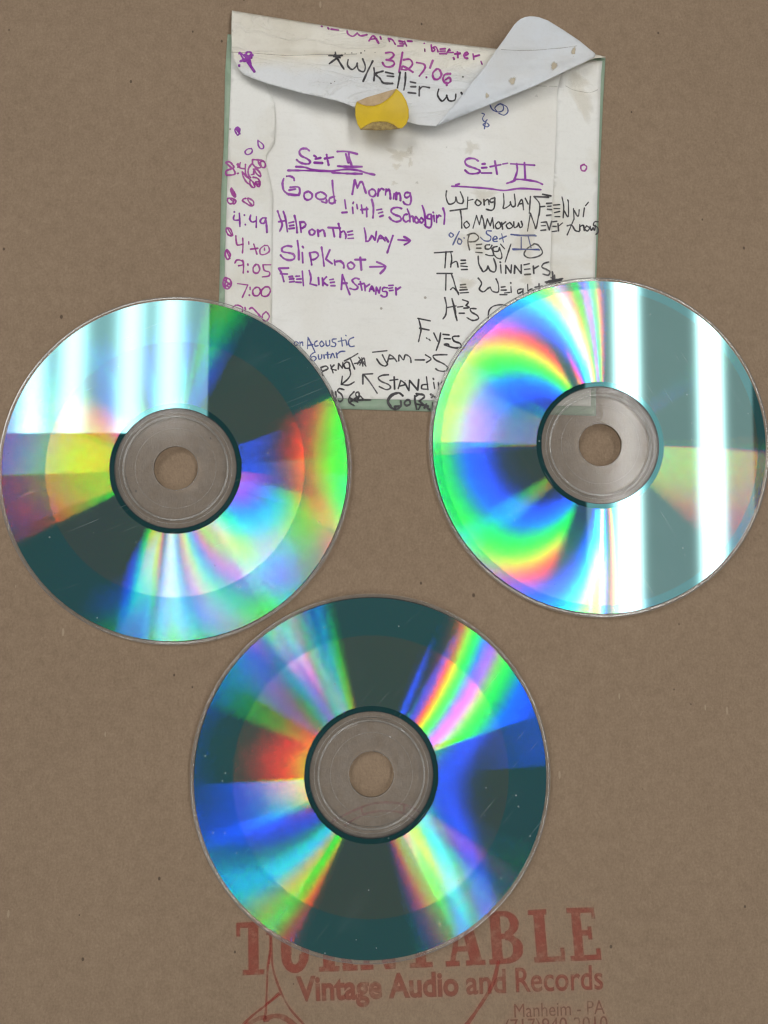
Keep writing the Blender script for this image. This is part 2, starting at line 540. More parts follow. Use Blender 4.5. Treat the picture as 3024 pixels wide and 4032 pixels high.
# ------------------------------------------------------------------ the kraft paper everything lies on
def build_kraft():
    n, half = 160, .9
    V, Fc = [], []
    for j in range(n + 1):
        for i in range(n + 1):
            x, y = -half + 2 * half * i / n, -half + 2 * half * j / n
            V.append((x, y, -.0003 + .00022 * math.sin(x * 23 + 1) * math.sin(y * 19 + .4)))
    for j in range(n):
        for i in range(n):
            a = j * (n + 1) + i
            Fc.append((a, a + 1, a + n + 2, a + n + 1))
    o = link_mesh('kraft_paper', V, Fc, M_KRAFT)
    tag(o, 'brown kraft paper with red stamped lettering under the discs', 'paper', kind='structure')
    return o

def kraft_z(x, y):
    return -.0003 + .00022 * math.sin(x * 23 + 1) * math.sin(y * 19 + .4)

KRAFT = build_kraft()

# ------------------------------------------------------------------ red rubber stamp on the kraft paper
def merged_polys(name, polys, mat, parent, lift=.00004):
    """Union of overlapping pixel polygons as one flat inked sheet."""
    pts, faces = [], []
    for p in polys:
        area = sum(p[i][0] * p[(i + 1) % len(p)][1] - p[(i + 1) % len(p)][0] * p[i][1] for i in range(len(p)))
        if area < 0: p = list(reversed(p))
        faces.append(list(range(len(pts), len(pts) + len(p))))
        pts += [Vector(q) for q in p]
    r = delaunay_2d_cdt(pts, [], faces, 0, 1e-3)
    keep = [f for f, src in zip(r[2], r[5]) if len(src)]
    V = [on(v.x, v.y, lambda x, y: kraft_z(x, y) + lift) for v in r[0]]
    Fc = []
    for f in keep:
        a, b, c = (V[i] for i in f[:3])
        Fc.append(tuple(f) if (b - a).cross(c - a).z > 0 else tuple(reversed(f)))
    return link_mesh(name, V, Fc, mat, parent)

def bar(x0, y0, x1, y1): return [(x0, y0), (x1, y0), (x1, y1), (x0, y1)]

def ring_arc(cx, cy, rx, ry, t0, t1, w, wy=None, n=18):
    wy = w if wy is None else wy
    o = [(cx + rx * math.cos(t0 + (t1 - t0) * k / n), cy + ry * math.sin(t0 + (t1 - t0) * k / n)) for k in range(n + 1)]
    i = [(cx + (rx - w) * math.cos(t0 + (t1 - t0) * k / n), cy + (ry - wy) * math.sin(t0 + (t1 - t0) * k / n)) for k in range(n + 1)]
    return o + i[::-1]

# slab letters in a 0..1 box, y up
ST, SL = .30, .10           # stem width and slab height
LETTER = {
 'T': [bar(.35, 0, .65, 1), bar(.18, 0, .82, SL), bar(0, .9, 1, 1), bar(0, .74, .12, .95), bar(.88, .74, 1, .95)],
 'U': [bar(.10, .35, .40, 1), bar(.68, .35, .90, 1), bar(0, .9, .5, 1), bar(.58, .9, 1, 1), ring_arc(.5, .36, .40, .36, PI, 2 * PI, .28, .16)],
 'R': [bar(.12, 0, .42, 1), bar(0, 0, .54, SL), bar(0, .9, .5, 1), ring_arc(.45, .745, .45, .255, -PI / 2, PI / 2, .27, .11), bar(.3, .49, .5, .60), bar(.3, .89, .5, 1),
       [(.45, .52), (.70, .52), (.94, .05), (.66, .05)], bar(.62, 0, 1.02, SL)],
 'N': [bar(.08, 0, .24, 1), bar(0, 0, .34, SL), bar(.76, 0, .92, 1), bar(.64, .9, 1, 1), bar(0, .9, .3, 1), [(.10, 1), (.40, 1), (.92, 0), (.66, 0)]],
 'A': [[(.40, 1), (.66, 1), (.96, .05), (.64, .05)], [(.40, 1), (.52, 1), (.24, .05), (.10, .05)], bar(.22, .27, .75, .37), bar(0, 0, .36, SL), bar(.52, 0, 1.03, SL)],
 'B': [bar(.10, 0, .40, 1), bar(0, 0, .5, SL), bar(0, .9, .5, 1), ring_arc(.5, .755, .42, .245, -PI / 2, PI / 2, .26, .10), ring_arc(.5, .28, .5, .28, -PI / 2, PI / 2, .29, .11), bar(.3, .47, .55, .57)],
 'L': [bar(.16, 0, .48, 1), bar(0, .9, .56, 1), bar(.08, 0, 1, SL), bar(.88, 0, 1.0, .26)],
 'E': [bar(.14, 0, .44, 1), bar(0, .9, .9, 1), bar(0, 0, 1, SL), bar(.80, .78, .92, 1), bar(.86, 0, 1.0, .22), bar(.4, .47, .75, .57), bar(.64, .39, .77, .64)],
}

def stamp_letter(ch, x0, x1, ybase, ytop, lean):
    polys = []
    for p in LETTER[ch]:
        q = []
        for i, (u, v) in enumerate(p):
            yb = ybase - (u * (x1 - x0)) * .0436
            yt = ytop - (u * (x1 - x0)) * .0436
            y = yb + (yt - yb) * v
            q.append((x0 + u * (x1 - x0) + lean * (yb - y) + random.uniform(-.8, .8), y + random.uniform(-.8, .8)))
        polys.append(q)
    return polys

word = []
spec = [('T', 932, 1066), ('U', 1094, 1232), ('R', 1256, 1406), ('N', 1420, 1570), ('T', 1588, 1730), ('A', 1756, 1908), ('B', 1927, 2065), ('L', 2094, 2226), ('E', 2248, 2368)]
for ch, a, c in spec:
    t = (a - 932) / (2368 - 932)
    yb = 3839 - (a - 996) * .0436
    word += stamp_letter(ch, a, c, yb, yb - 208, -.01 - .09 * t)
merged_polys('stamped_word', word, M_STAMP, KRAFT)

def text_line(body, name, x0, x1, y0, y1, htop, mat, bold=0.0, ref=None):
    """Sans lettering in the built-in font, its box fitted to pixels: baseline (x0,y0)-(x1,y1), capitals htop px high."""
    cu = bpy.data.curves.new('lettering', 'FONT')
    cu.body = body
    cu.offset = bold
    cu.resolution_u = 4
    tmp = bpy.data.objects.new('lettering', cu)
    COL.objects.link(tmp)
    bpy.context.view_layer.update()
    me = bpy.data.meshes.new_from_object(tmp.evaluated_get(bpy.context.evaluated_depsgraph_get()))
    xs = [v.co.x for v in me.vertices]
    a, c = min(xs), max(xs)
    cap = .69
    V = []
    for v in me.vertices:
        u = (v.co.x - a) / (c - a)
        px = x0 + (x1 - x0) * u
        py = y0 + (y1 - y0) * u - v.co.y / cap * htop
        px += -.04 * (y0 - py)
        V.append(on(px, py, lambda x, y: kraft_z(x, y) + .00004))
    Fc = [tuple(p.vertices) for p in me.polygons]
    Fc = [f if (V[f[1]] - V[f[0]]).cross(V[f[2]] - V[f[0]]).z > 0 else tuple(reversed(f)) for f in Fc]
    bpy.data.objects.remove(tmp)
    bpy.data.meshes.remove(me)
    bpy.data.curves.remove(cu)
    return link_mesh(name, V, Fc, mat, KRAFT, smooth=False)

text_line('Vintage Audio', 'stamped_words', 1168, 1808, 3940, 3918, 92, M_STAMP_WORN, .034)
text_line('and', 'stamped_words', 1836, 1994, 3914, 3908, 92, M_STAMP_WORN, .02)
text_line('Records', 'stamped_words', 2032, 2376, 3906, 3894, 95, M_STAMP, .012)
text_line('Manheim - PA', 'stamped_words', 2026, 2382, 4007, 3992, 55, M_STAMP_WORN, -.004)
text_line('(717)940-2010', 'stamped_words', 1990, 2394, 4068, 4054, 54, M_STAMP_WORN, .0)

ZM = (900, 3600, .4822); ZN = (1650, 3500, .4822); ZHB = (1150, 2750, .3677)
line_art = strokes_of('338,150 340,300 322,400 313,600 305,780 290,875; 350,150 352,300 358,410 380,510 430,640 500,770 620,905; 330,400 345,200 ; 120,896 210,815 300,745 410,645; 325,725 420,655', ZM)
ribbons('stamped_line', line_art, 8, kraft_z, M_STAMP, KRAFT, .00005)
ribbons('stamped_line', strokes_of('650,590 600,780 500,950 400,1095 370,1130', ZN), 14, kraft_z, M_STAMP, KRAFT, .00005)
ribbons('stamped_line', strokes_of('300,860 350,835 430,835 510,880 560,920; 140,905 250,850 300,845', ZM), 19, kraft_z, M_STAMP_WORN, KRAFT, .00005)
ribbons('stamped_arc', strokes_of('420,1330 510,1275 650,1205 830,1135 960,1115 1110,1118 1250,1155 1380,1230; 560,1370 640,1310 780,1240 930,1207 1080,1208 1190,1230 1300,1290; 742,1185 758,1235; 1205,1140 1198,1215', ZHB), 8, kraft_z, M_STAMP, KRAFT, .00005)

# ------------------------------------------------------------------ paper envelope
ENV = empty('paper_envelope', at(1610, 850, 0))
ENV_INV = ENV.location.copy()
tag(ENV, 'worn white paper disc envelope with green edges and handwritten song list', 'envelope')

def keep(o, parent):
    """Parent o (built in world coordinates) to parent, itself built in world coordinates or at the envelope's base."""
    o.parent = parent
    o.matrix_parent_inverse = Matrix.Translation(-ENV_INV) if parent is ENV else Matrix()
    return o

def smoothstep(a, b, x):
    t = min(max((x - a) / (b - a), 0), 1)
    return t * t * (3 - 2 * t)

CX, CY = at(1615, 860, 0).x, at(1615, 860, 0).y
def front_z(x, y, px=0, py=0):
    u = min(1, max(0, 1 - abs(x - CX) / .066)); v = min(1, max(0, 1 - abs(y - CY) / .068))
    e = smoothstep(0, .25, u) * smoothstep(0, .22, v)
    return .00055 + .00055 * e + .00018 * math.sin(x * 95 + 2) * math.sin(y * 80) * e

BACK = [(896, 135), (886, 289), (881, 572), (871, 753), (865, 1079), (862, 1180), (850, 1597), (1330, 1610), (1696, 1620), (2347, 1637), (2348, 1093), (2355, 912), (2363, 666), (2374, 410), (2384, 228), (2100, 205), (1600, 170), (1200, 150)]
keep(sheet('back_panel', BACK, lambda x, y, a, b: .00022, M_GREEN, ENV, 30, .0002), ENV)
FRONT = [(913, 145), (908, 338), (898, 579), (892, 825), (885, 1042), (885, 1180), (874, 1560), (1330, 1568), (1715, 1577), (2326, 1600), (2335, 1300), (2344, 1047), (2355, 686), (2366, 300), (2372, 240), (2100, 215), (1600, 175), (1200, 150)]
keep(sheet('front_panel', FRONT, front_z, M_WHITE, ENV, 22), ENV)

LSTRIP = [(912, 160), (908, 338), (899, 579), (893, 825), (886, 1042), (886, 1180), (875, 1560), (1062, 1562), (1068, 1296), (1070, 1115), (1073, 898), (1075, 771), (1066, 717), (1053, 665), (1046, 637), (1051, 605), (1066, 585), (1080, 560), (1086, 482), (1081, 405), (1062, 360), (1048, 328), (1040, 160)]
def lstrip_z(x, y, px=0, py=0):
    w = smoothstep(1010, 1080, px) if px else 0
    return front_z(x, y) + .00028 + .00035 * w * (.4 + .6 * math.exp(-((py - 560) / 180) ** 2) if px else 0)
LS = keep(sheet('side_seam', LSTRIP, lstrip_z, M_STRIP, ENV, 16), ENV)
LS['label'] = 'left seam strip with a wavy torn edge and pen scribbles'
RSTRIP = [(2214, 230), (2210, 287), (2194, 359), (2190, 520), (2182, 697), (2174, 821), (2168, 1047), (2158, 1596), (2325, 1599), (2334, 1300), (2343, 1047), (2354, 686), (2365, 300), (2370, 242)]
RS = keep(sheet('side_seam', RSTRIP, lambda x, y, a, b: front_z(x, y) + .0002, M_STRIP, ENV, 18), ENV)
RS['label'] = 'right seam strip, yellowed, with a straight edge'
def rstrip_z(x, y): return front_z(x, y) + .0002

# flap: folded over the top edge, its lower edge lifted off the front
TOPL, TOPR = (913, 41), (2384, 222)
def top_y(px):      # pixel row of the folded top edge
    if px < 1200: return 41 + (px - 913) * (88 - 41) / (1200 - 913)
    if px < 1650: return 88 + (px - 1200) * (157 - 88) / 450
    if px < 1953: return 157 + (px - 1650) * 35 / 303
    return 192 + (px - 1953) * 32 / 431
def low_y(px):      # pixel row of the lower edge
    P = [(913, 203), (920, 240), (945, 285), (985, 304), (1120, 347), (1260, 381), (1395, 420), (1609, 480), (1718, 497), (2102, 338), (2317, 236), (2384, 225)]
    for (a, b), (c, d) in zip(P, P[1:]):
        if px <= c: return b + (d - b) * (px - a) / (c - a)
    return 225
def flap_z(x, y, px, py):
    t, l = top_y(px), low_y(px)
    d = py - t
    roll = .0026 * (math.sqrt(max(0, 1 - (1 - min(d / 34, 1)) ** 2)))          # rounded fold at the top
    s = min(max(d / max(l - t, 30), 0), 1)
    lift = .0036 * smoothstep(.45, 1.0, s) * math.exp(-((px - 1330) / 330) ** 2) * (1 - math.exp(-((px - 913) / 70) ** 2))
    sag = -.0010 * smoothstep(.3, .6, s) * (1 - smoothstep(.6, 1, s))
    side = smoothstep(905, 985, px)
    crease = -.0007 * math.exp(-((py - 206 - (px - 913) * .05) / 14) ** 2) * smoothstep(1700, 1500, px)
    fold2 = .0012 * math.exp(-((py - (372 - (px - 1188) * .22)) / 26) ** 2) * smoothstep(1100, 1250, px) * smoothstep(1640, 1400, px)
    wr = .00025 * math.sin(px * .021 + py * .05) * math.sin(py * .043 - px * .013) + .00018 * math.sin(px * .055 - py * .031)
    return .0007 + roll + .0004 + (lift + sag) * side + crease + fold2 + wr * side * min(1, d / 30) + .0009 * smoothstep(1500, 1720, px) * s
FLAP_POLY = [(913, 41), (1040, 62), (1200, 88), (1400, 119), (1650, 157), (1800, 175), (1953, 192), (2150, 205), (2343, 214), (2386, 224), (2343, 228), (2317, 238), (2200, 293), (2102, 339), (1928, 411), (1718, 497),
             (1651, 492), (1610, 481), (1500, 455), (1395, 421), (1332, 398), (1260, 381), (1188, 366), (1120, 347), (1043, 325), (985, 304), (960, 294), (940, 272), (924, 245), (913, 203), (911, 120)]
def flap_over(x, y, px, py): return flap_z(x, y, px, py) + .00004

def mat_flap():
    """Outer side of the flap: creamy and rubbed along the fold, cooler and cleaner towards its edge."""
    b = N('flap paper')
    co = b.n('TexCoord').outputs['Object']
    sx = b.n('SeparateXYZ'); b.put(sx.inputs[0], co)
    v = b.math('ADD', sx.outputs[1], b.math('MULTIPLY', b.math('SUBTRACT', b.noise(30, co, 5), .5), .022))
    y0, y1 = at(1300, 330).y, at(1300, 250).y
    f = b.math('DIVIDE', b.math('SUBTRACT', v, y0), y1 - y0, clamp=True)
    clean = b.mix(f, (.76, .78, .80), (.80, .77, .69))
    g = b.noise(26, co, 6, .62, distortion=.5)
    col = b.mix(b.math('MULTIPLY', b.ramp(g, [(.45, 0.0), (.75, 1.0)]), b.math('ADD', b.math('MULTIPLY', f, .5), .1)), clean, (.52, .45, .33))
    cr = b.noise(16, b.mapping(co, (0, 0, -.7), (1, 3, 1)), 5, .6, distortion=1.8)
    line = b.math('SUBTRACT', 1.0, b.math('MULTIPLY', b.math('ABSOLUTE', b.math('SUBTRACT', cr, .5)), 26, clamp=True), clamp=True)
    col = b.mix(b.math('MULTIPLY', line, .18), col, (.82, .80, .76))
    col = b.mix(b.math('MULTIPLY', b.ramp(b.noise(900, co, 3), [(.5, 0.0), (.8, 1.0)]), .1), col, (.4, .36, .3))
    h = b.math('ADD', b.math('MULTIPLY', b.noise(55, co, 5, .6, distortion=1.2), .8), b.math('MULTIPLY', line, .5))
    return b.done(principled(b, col, .72, .3, b.bump(h, .5, .0014)))
FLAP = keep(sheet('flap', FLAP_POLY, flap_z, mat_flap(), ENV, 8), ENV)

# the corner of the flap folded back on itself, showing the bluish lining
FA, FB = (1718, 497), (2343, 222)
def fold_d(px, py):
    dx, dy = FB[0] - FA[0], FB[1] - FA[1]
    return abs((px - FA[0]) * dy - (py - FA[1]) * dx) / math.hypot(dx, dy)
def corner_z(x, y, px, py):
    d = fold_d(px, py)
    along = ((px - FA[0]) * (FB[0] - FA[0]) + (py - FA[1]) * (FB[1] - FA[1])) / ((FB[0] - FA[0]) ** 2 + (FB[1] - FA[1]) ** 2)
    w = max(0.0, math.sin(PI * min(max(along * .9 + .05, 0), 1)))
    base = .0022 + .0034 * math.sqrt(min(d / 38, 1)) * (.35 + .65 * w)
    wr = .0003 * math.sin(px * .02 + 1) * math.sin(py * .027) + .0004 * math.exp(-((py - 190 + (px - 2000) * .06) / 9) ** 2)
    z = base + .0052 * (d / 260) ** 1.4 * (.6 + .4 * w) + wr
    return max(z, flap_z(x, y, px, py) + .0004 + .0022 * math.sqrt(min(d / 30, 1)))
CORNER_POLY = [(1718, 497), (1820, 374), (1907, 266), (1954, 197), (1989, 149), (2025, 97), (2038, 84), (2051, 74), (2068, 67), (2087, 64), (2105, 65), (2123, 68), (2158, 81), (2215, 116), (2281, 160), (2320, 192), (2343, 210), (2344, 222), (2317, 236), (2200, 292), (2102, 338), (1928, 410)]
CORNER = keep(sheet('folded_corner', CORNER_POLY, corner_z, M_LINING, ENV, 11), ENV)
CORNER['label'] = 'corner of the flap turned back, showing its pale blue inside with stains'
def blot(cx, cy, rx, ry, rot=0, n=22, wob=.22):
    out = []
    ph = random.uniform(0, 6)
    for k in range(n):
        a = 2 * PI * k / n
        r = 1 + wob * math.sin(3 * a + ph) * .6 + wob * random.uniform(-.5, .5)
        x, y = rx * r * math.cos(a), ry * r * math.sin(a)
        out.append((cx + x * math.cos(rot) - y * math.sin(rot), cy + x * math.sin(rot) + y * math.cos(rot)))
    return out

def blots(name, polys, zf, mat, parent, lift=.00009):
    """Stains and flecks, each one a part of its own sheet."""
    for i, p in enumerate(polys):
        V, Fc = [], []
        cx = sum(q[0] for q in p) / len(p); cy = sum(q[1] for q in p) / len(p)
        rings = (1.0, .8, .55, .28)
        n = len(p)
        for s in rings:
            for q in p: V.append(on(cx + (q[0] - cx) * s, cy + (q[1] - cy) * s, zf, lift + i * 2e-6))
        V.append(on(cx, cy, zf, lift + i * 2e-6))
        R = len(rings)
        for r in range(R - 1):
            for k in range(n): Fc.append((b_(r, k, n), b_(r + 1, k, n), b_(r + 1, (k + 1) % n, n), b_(r, (k + 1) % n, n)))
        for k in range(n): Fc.append((b_(R - 1, k, n), R * n, b_(R - 1, (k + 1) % n, n)))
        o = keep(link_mesh(name, V, Fc, mat), parent)
        at_ = o.data.attributes.new('soak', 'FLOAT', 'POINT')
        val = []
        for f in (0.0, .55, .9, 1.0): val += [f] * n
        at_.data.foreach_set('value', val + [1.0])

def b_(r, k, n): return r * n + k

ZB = (1600, 0, .5124)
def zz(z, lst): return [(z[0] + a * z[2], z[1] + b * z[2], c * z[2], d * z[2], r) for a, b, c, d, r in lst]
blots('stain', [blot(*q) for q in zz(ZB, [(1135, 505, 30, 40, .4), (1285, 395, 20, 45, .2), (620, 735, 18, 26, 0), (815, 620, 30, 40, .5)])], corner_z, mat_ink('lining stain', (.58, .47, .29), (.62, .54, .38), .62, .4, 150, True), CORNER)
blots('stain', [blot(*q, wob=.5) for q in zz(ZB, [(1000, 738, 14, 11, 0), (500, 1130, 60, 55, 0), (310, 1130, 8, 6, 0), (30, 1150, 25, 30, .3), (30, 1250, 18, 40, .1)])]
      + [blot(*q, wob=.5) for q in zz((1050, 550, .4521), [(1150, 130, 110, 55, .2), (1130, 230, 40, 30, 0), (1110, 380, 30, 22, 0), (1310, 375, 14, 14, 0)])]
      + [blot(*q, wob=.4) for q in zz((1650, 550, .4521), [(480, 880, 150, 130, 0), (560, 480, 120, 60, 0), (930, 870, 100, 180, .2), (420, 1250, 90, 60, 0), (940, 1220, 60, 60, 0)])], front_z, M_STAIN, ENV)
blots('stain', [blot(*q, wob=.3) for q in zz(ZB, [(1350, 780, 70, 190, -.45), (1320, 620, 90, 60, .3)])], rstrip_z, M_STAIN, RS)
blots('speck', [blot(*q) for q in zz((850, 0, .4822), [(1055, 435, 5, 5, 0), (1110, 432, 5, 5, 0), (1185, 432, 7, 7, 0), (1215, 415, 5, 5, 0), (940, 680, 6, 5, 0), (970, 665, 4, 4, 0), (1300, 428, 4, 4, 0)])]
      + [blot(*q) for q in zz(ZB, [(435, 590, 7, 7, 0)])], flap_over, M_SPECK, FLAP)

# creases and seams
keep(ribbons('crease', strokes_of('130,425 280,432 400,440 560,452 700,450 860,444 1000,447 1150,440', (850, 0, .4822)), 3.2, flap_over, M_CREASE, FLAP), FLAP)
keep(ribbons('crease', strokes_of('730,380 860,388 1000,385 1100,376 1200,368 1310,352', ZB), 3, corner_z, M_CREASE, CORNER), CORNER)
keep(ribbons('crease', strokes_of('1000,660 1160,665', ZB), 3, front_z, M_CREASE, ENV), ENV)
keep(ribbons('crease', strokes_of('1225,660 1280,690 1350,705 1410,712 1470,690', ZB), 2.5, rstrip_z, M_CREASE, RS), RS)

# yellow seal sticker, torn top and bottom, curling off the flap
ZA = (850, 0, .4822)
SCX, SCY = 850 + 1355 * .4822, 900 * .4822
def seal_z(x, y, px, py):
    u, v = (px - SCX) / 106, (py - SCY) / 106
    return .0086 + .0018 * (v ** 2) + .0012 * max(u, 0) ** 2 + .0006 * u
def pix(lst, z): return [(z[0] + a * z[2], z[1] + b * z[2]) for a, b in lst]
SEAL = keep(sheet('seal_sticker', pix([(1150, 830), (1180, 850), (1230, 864), (1290, 865), (1350, 845), (1400, 812), (1440, 775), (1475, 725), (1520, 765), (1555, 825), (1574, 890), (1574, 960), (1555, 1010), (1520, 1045), (1490, 1045), (1450, 1015), (1390, 992), (1340, 990), (1280, 996), (1230, 1020), (1180, 1054), (1155, 1010), (1138, 940), (1138, 870)], ZA), seal_z, M_YELLOW, ENV, 9, .0002), ENV)
keep(sheet('torn_backing', pix([(1150, 830), (1230, 795), (1350, 760), (1474, 724), (1440, 776), (1400, 813), (1350, 846), (1290, 866), (1230, 865), (1180, 851)], ZA), lambda x, y, a, b: seal_z(x, y, a, b) - .00012, M_TORN, SEAL, 9, .0003), SEAL)
keep(sheet('torn_backing', pix([(1180, 1055), (1230, 1021), (1280, 997), (1340, 991), (1390, 993), (1450, 1016), (1500, 1046), (1420, 1055), (1340, 1060), (1260, 1056)], ZA), lambda x, y, a, b: seal_z(x, y, a, b) - .00012, M_TORN_DARK, SEAL, 9, .0003), SEAL)

# ------------------------------------------------------------------ handwriting
Z = {'A': (850, 0, .4822), 'B': (1600, 0, .5124), 'C': (820, 500, .3617), 'D': (1050, 550, .4521), 'E': (1650, 550, .4521),
     'F': (1050, 1150, .4822), 'G': (1200, 50, .4219), 'H': (1650, 780, .44), 'I': (860, 600, .1567), 'J': (1150, 1300, .4039)}

def write(text, zoom, ink, width, zf, parent, name='handwriting', label=None):
    o = keep(ribbons(name, strokes_of(text, Z[zoom]), width, zf, ink, parent), parent)
    if label: o['label'] = label
    return o

def body_z(x, y):            # whichever sheet is uppermost here: the right seam strip, else the front
    q = R_CAM.transposed() @ (Vector((x, y, .0015)) - Vector((0, 0, CAM_H)))
    px, py = W_PX / 2 + F_PX * q.x / -q.z, H_PX / 2 - F_PX * q.y / -q.z
    return front_z(x, y) + (.00021 if px > 2150 else 0) + (.0007 if px < 1085 else 0)

def strip_z(x, y, px, py): return lstrip_z(x, y, px, py)

WSCALE = 1.2
# first set, purple
write('''370,95 345,78 305,80 285,105 300,140 350,165 378,190 365,210 320,208 285,195 262,175; 412,138 430,150; 425,168 470,158; 415,200 485,203;
505,165 578,152; 522,130 530,175 540,222; 615,103 700,103 790,125; 715,120 720,160 742,232; 690,125 712,200; 620,230 700,235 828,235;
255,235 330,240 420,265 560,272 700,258 800,268 870,290 940,305; 185,268 300,268 450,272 570,276; 570,285 620,290 720,295 830,297''', 'D', M_PURPLE, 7.5, front_z, ENV, label='underlined purple heading of the first set')
write('''240,355 235,335 205,318 175,318; 148,340 138,380 148,440 180,470; 205,415 280,415 278,480 190,480; 195,440 250,430; 180,470 282,483;
365,450 330,465 328,505 355,525 390,510 395,475 365,450; 470,455 435,470 430,500 460,520 500,515 520,490 495,465 470,455; 480,540 520,548 520,520;
572,355 578,440 595,550; 590,495 550,510 545,545 575,555 600,530; 745,475 755,420 768,350; 768,350 790,420; 790,420 815,370 835,375 850,420 865,465;
915,430 892,450 900,485 930,495 950,470 940,440 915,430; 975,430 968,490; 975,450 1000,425 1020,435; 1040,430 1035,480; 1040,450 1065,435 1075,470 1078,515;
1110,470 1105,515; 1130,460 1128,520; 1130,480 1155,465 1165,500 1165,530; 1250,465 1215,460 1200,485 1215,505 1245,490 1250,465; 1250,465 1258,520 1245,565 1205,560 1190,540''', 'D', M_PURPLE, 7, front_z, ENV)
write('''680,525 690,600; 655,635 700,632; 748,590 752,640; 755,545 752,555; 785,565 790,600; 825,570 835,640; 870,590 872,670; 820,610 880,605; 915,520 930,590 925,680;
960,612 1000,605; 975,640 1010,630; 985,670 1015,660; 1175,600 1140,590 1095,600 1085,630 1120,655 1160,670 1170,700 1130,715 1090,700 1068,675; 1225,650 1200,655 1188,690 1210,715 1235,705;
1225,605 1245,660 1248,715; 1248,680 1270,665 1282,715; 1300,670 1288,700 1305,725 1325,705 1300,670; 1345,680 1330,705 1350,725 1365,700 1345,680; 1355,575 1375,640 1385,755;
1430,650 1405,655 1400,685 1435,690; 1435,660 1435,740 1420,765 1395,760 1375,740; 1455,660 1460,710; 1450,632 1452,636; 1480,660 1480,720; 1480,685 1500,660 1515,665; 1535,595 1550,650 1545,735''', 'D', M_PURPLE, 6.5, front_z, ENV)
write('''95,620 115,680 135,740 115,795; 145,625 165,690 180,800; 105,715 165,705; 195,725 235,715; 200,750 235,745; 195,775 240,770; 242,660 258,730 265,810; 290,715 300,805; 290,720 325,718 340,745 310,770 295,765;
395,780 372,795 378,825 405,828 420,800 395,780; 445,785 450,840; 450,805 485,785 500,800 508,840; 535,765 640,770; 575,765 590,845; 625,730 640,800 640,850; 640,815 670,795 690,830 688,860; 705,805 745,795; 710,830 750,825; 710,860 755,858;
850,770 862,830 865,885; 865,885 890,880 915,835; 915,835 930,850 945,875 955,800; 965,890 990,835 1030,880; 975,862 1018,855; 1035,850 1060,890; 1100,835 1075,910 1050,985; 1145,872 1250,880; 1195,845 1250,880 1200,915''', 'D', M_PURPLE, 6.5, front_z, ENV)
write('''218,930 175,925 135,945 140,975 190,985 235,1000 240,1035 200,1050 150,1035 120,1005; 268,880 278,960 280,1045; 310,985 315,1070; 312,930 318,940; 375,985 385,1040 392,1090; 378,985 430,980 450,1010 420,1040 390,1045;
478,935 490,1020 500,1100; 550,960 515,1040; 515,1040 570,1080; 590,1050 595,1090; 592,1065 640,1058 670,1085 672,1115; 735,1065 705,1085 715,1120 745,1125 765,1095 735,1065; 770,1045 860,1045; 815,1025 825,1135; 900,1108 1035,1105; 960,1065 1035,1105 990,1165''', 'D', M_PURPLE, 7, front_z, ENV)
write('''110,1120 190,1118; 105,1120 130,1165 150,1235; 120,1168 180,1170; 195,1195 225,1190; 200,1215 235,1210; 200,1240 240,1235; 255,1190 285,1188; 262,1215 300,1212; 255,1240 300,1243; 310,1145 320,1270; 370,1140 385,1200 378,1255; 378,1255 435,1270;
450,1200 455,1262; 485,1205 490,1270; 520,1195 490,1235 530,1268; 550,1220 580,1215; 555,1245 590,1240; 560,1272 595,1272; 650,1305 660,1175; 660,1175 690,1260 725,1350; 655,1250 700,1250; 805,1215 775,1205 745,1225 765,1255 795,1285 770,1305 725,1295;
815,1235 830,1310; 800,1260 850,1252; 855,1265 858,1315; 858,1285 895,1260; 895,1320 915,1275 935,1320; 900,1302 930,1300; 950,1345 955,1285; 955,1285 980,1335; 980,1335 990,1285; 1050,1290 1015,1290 1010,1320 1045,1325 1045,1360 1020,1370 995,1355;
1065,1270 1100,1268; 1065,1295 1095,1290; 1070,1315 1100,1312; 1125,1290 1128,1350; 1128,1310 1165,1285''', 'D', M_PURPLE, 6.5, front_z, ENV)

# running times and pen scribbles on the left seam
write('''320,0 345,30 325,90 300,60 290,30 310,5 335,40; 300,20 345,75; 540,145 595,190 600,230 570,235 545,200 540,145; 470,235 430,240 400,270 420,300 460,290 480,260 470,235''', 'C', M_PURPLE, 5, strip_z, LS)
write('''345,300 300,250 240,235 185,260 230,300 320,380 380,430 420,520 380,560 220,570 185,530 200,460 320,415 390,380 370,330; 470,310 500,290 490,370; 480,530 500,525; 550,260 530,330 545,390 650,410; 680,300 675,420 690,560 760,650;
860,180 1000,190 1130,220 1180,300 1160,375 1090,370 1020,280 1000,220; 860,180 860,280 930,370 1020,390 1070,360 1050,260 1100,220; 880,310 830,300 760,400 745,500 770,590 810,630; 880,420 970,430 1040,510 1065,580 1040,600 960,540 900,450 880,420;
830,560 890,540 880,490; 600,490 690,590 820,700 890,780 910,870 860,880 800,810 790,720; 600,490 620,600 700,740 780,800; 640,540 760,640; 870,625 980,650 1040,740 1030,850 990,850 930,750 1000,740; 960,800 1040,790;
330,900 310,960 350,1060 420,1120 430,1060 370,970 330,900; 340,960 400,1080; 240,1150 230,1230 290,1290 370,1270 380,1180 310,1150 240,1150; 300,1170 350,1220; 390,1170 440,1230 400,1295 360,1270; 690,1155 630,1170 610,1220 700,1280 790,1335 880,1325 870,1220 740,1150 760,1230 830,1310''', 'I', M_MAGENTA, 6, strip_z, LS)
write('''400,1500 400,1495; 400,1580 380,1640 400,1700 530,1700; 525,1530 535,1700 540,1860; 650,1570 655,1580; 675,1810 678,1818; 810,1580 790,1680 850,1750 950,1720; 955,1620 950,1880; 1200,1650 1110,1650 1050,1720 1080,1780 1160,1770 1190,1680 1205,1800 1220,2010''', 'I', M_PURPLE, 6, strip_z, LS)
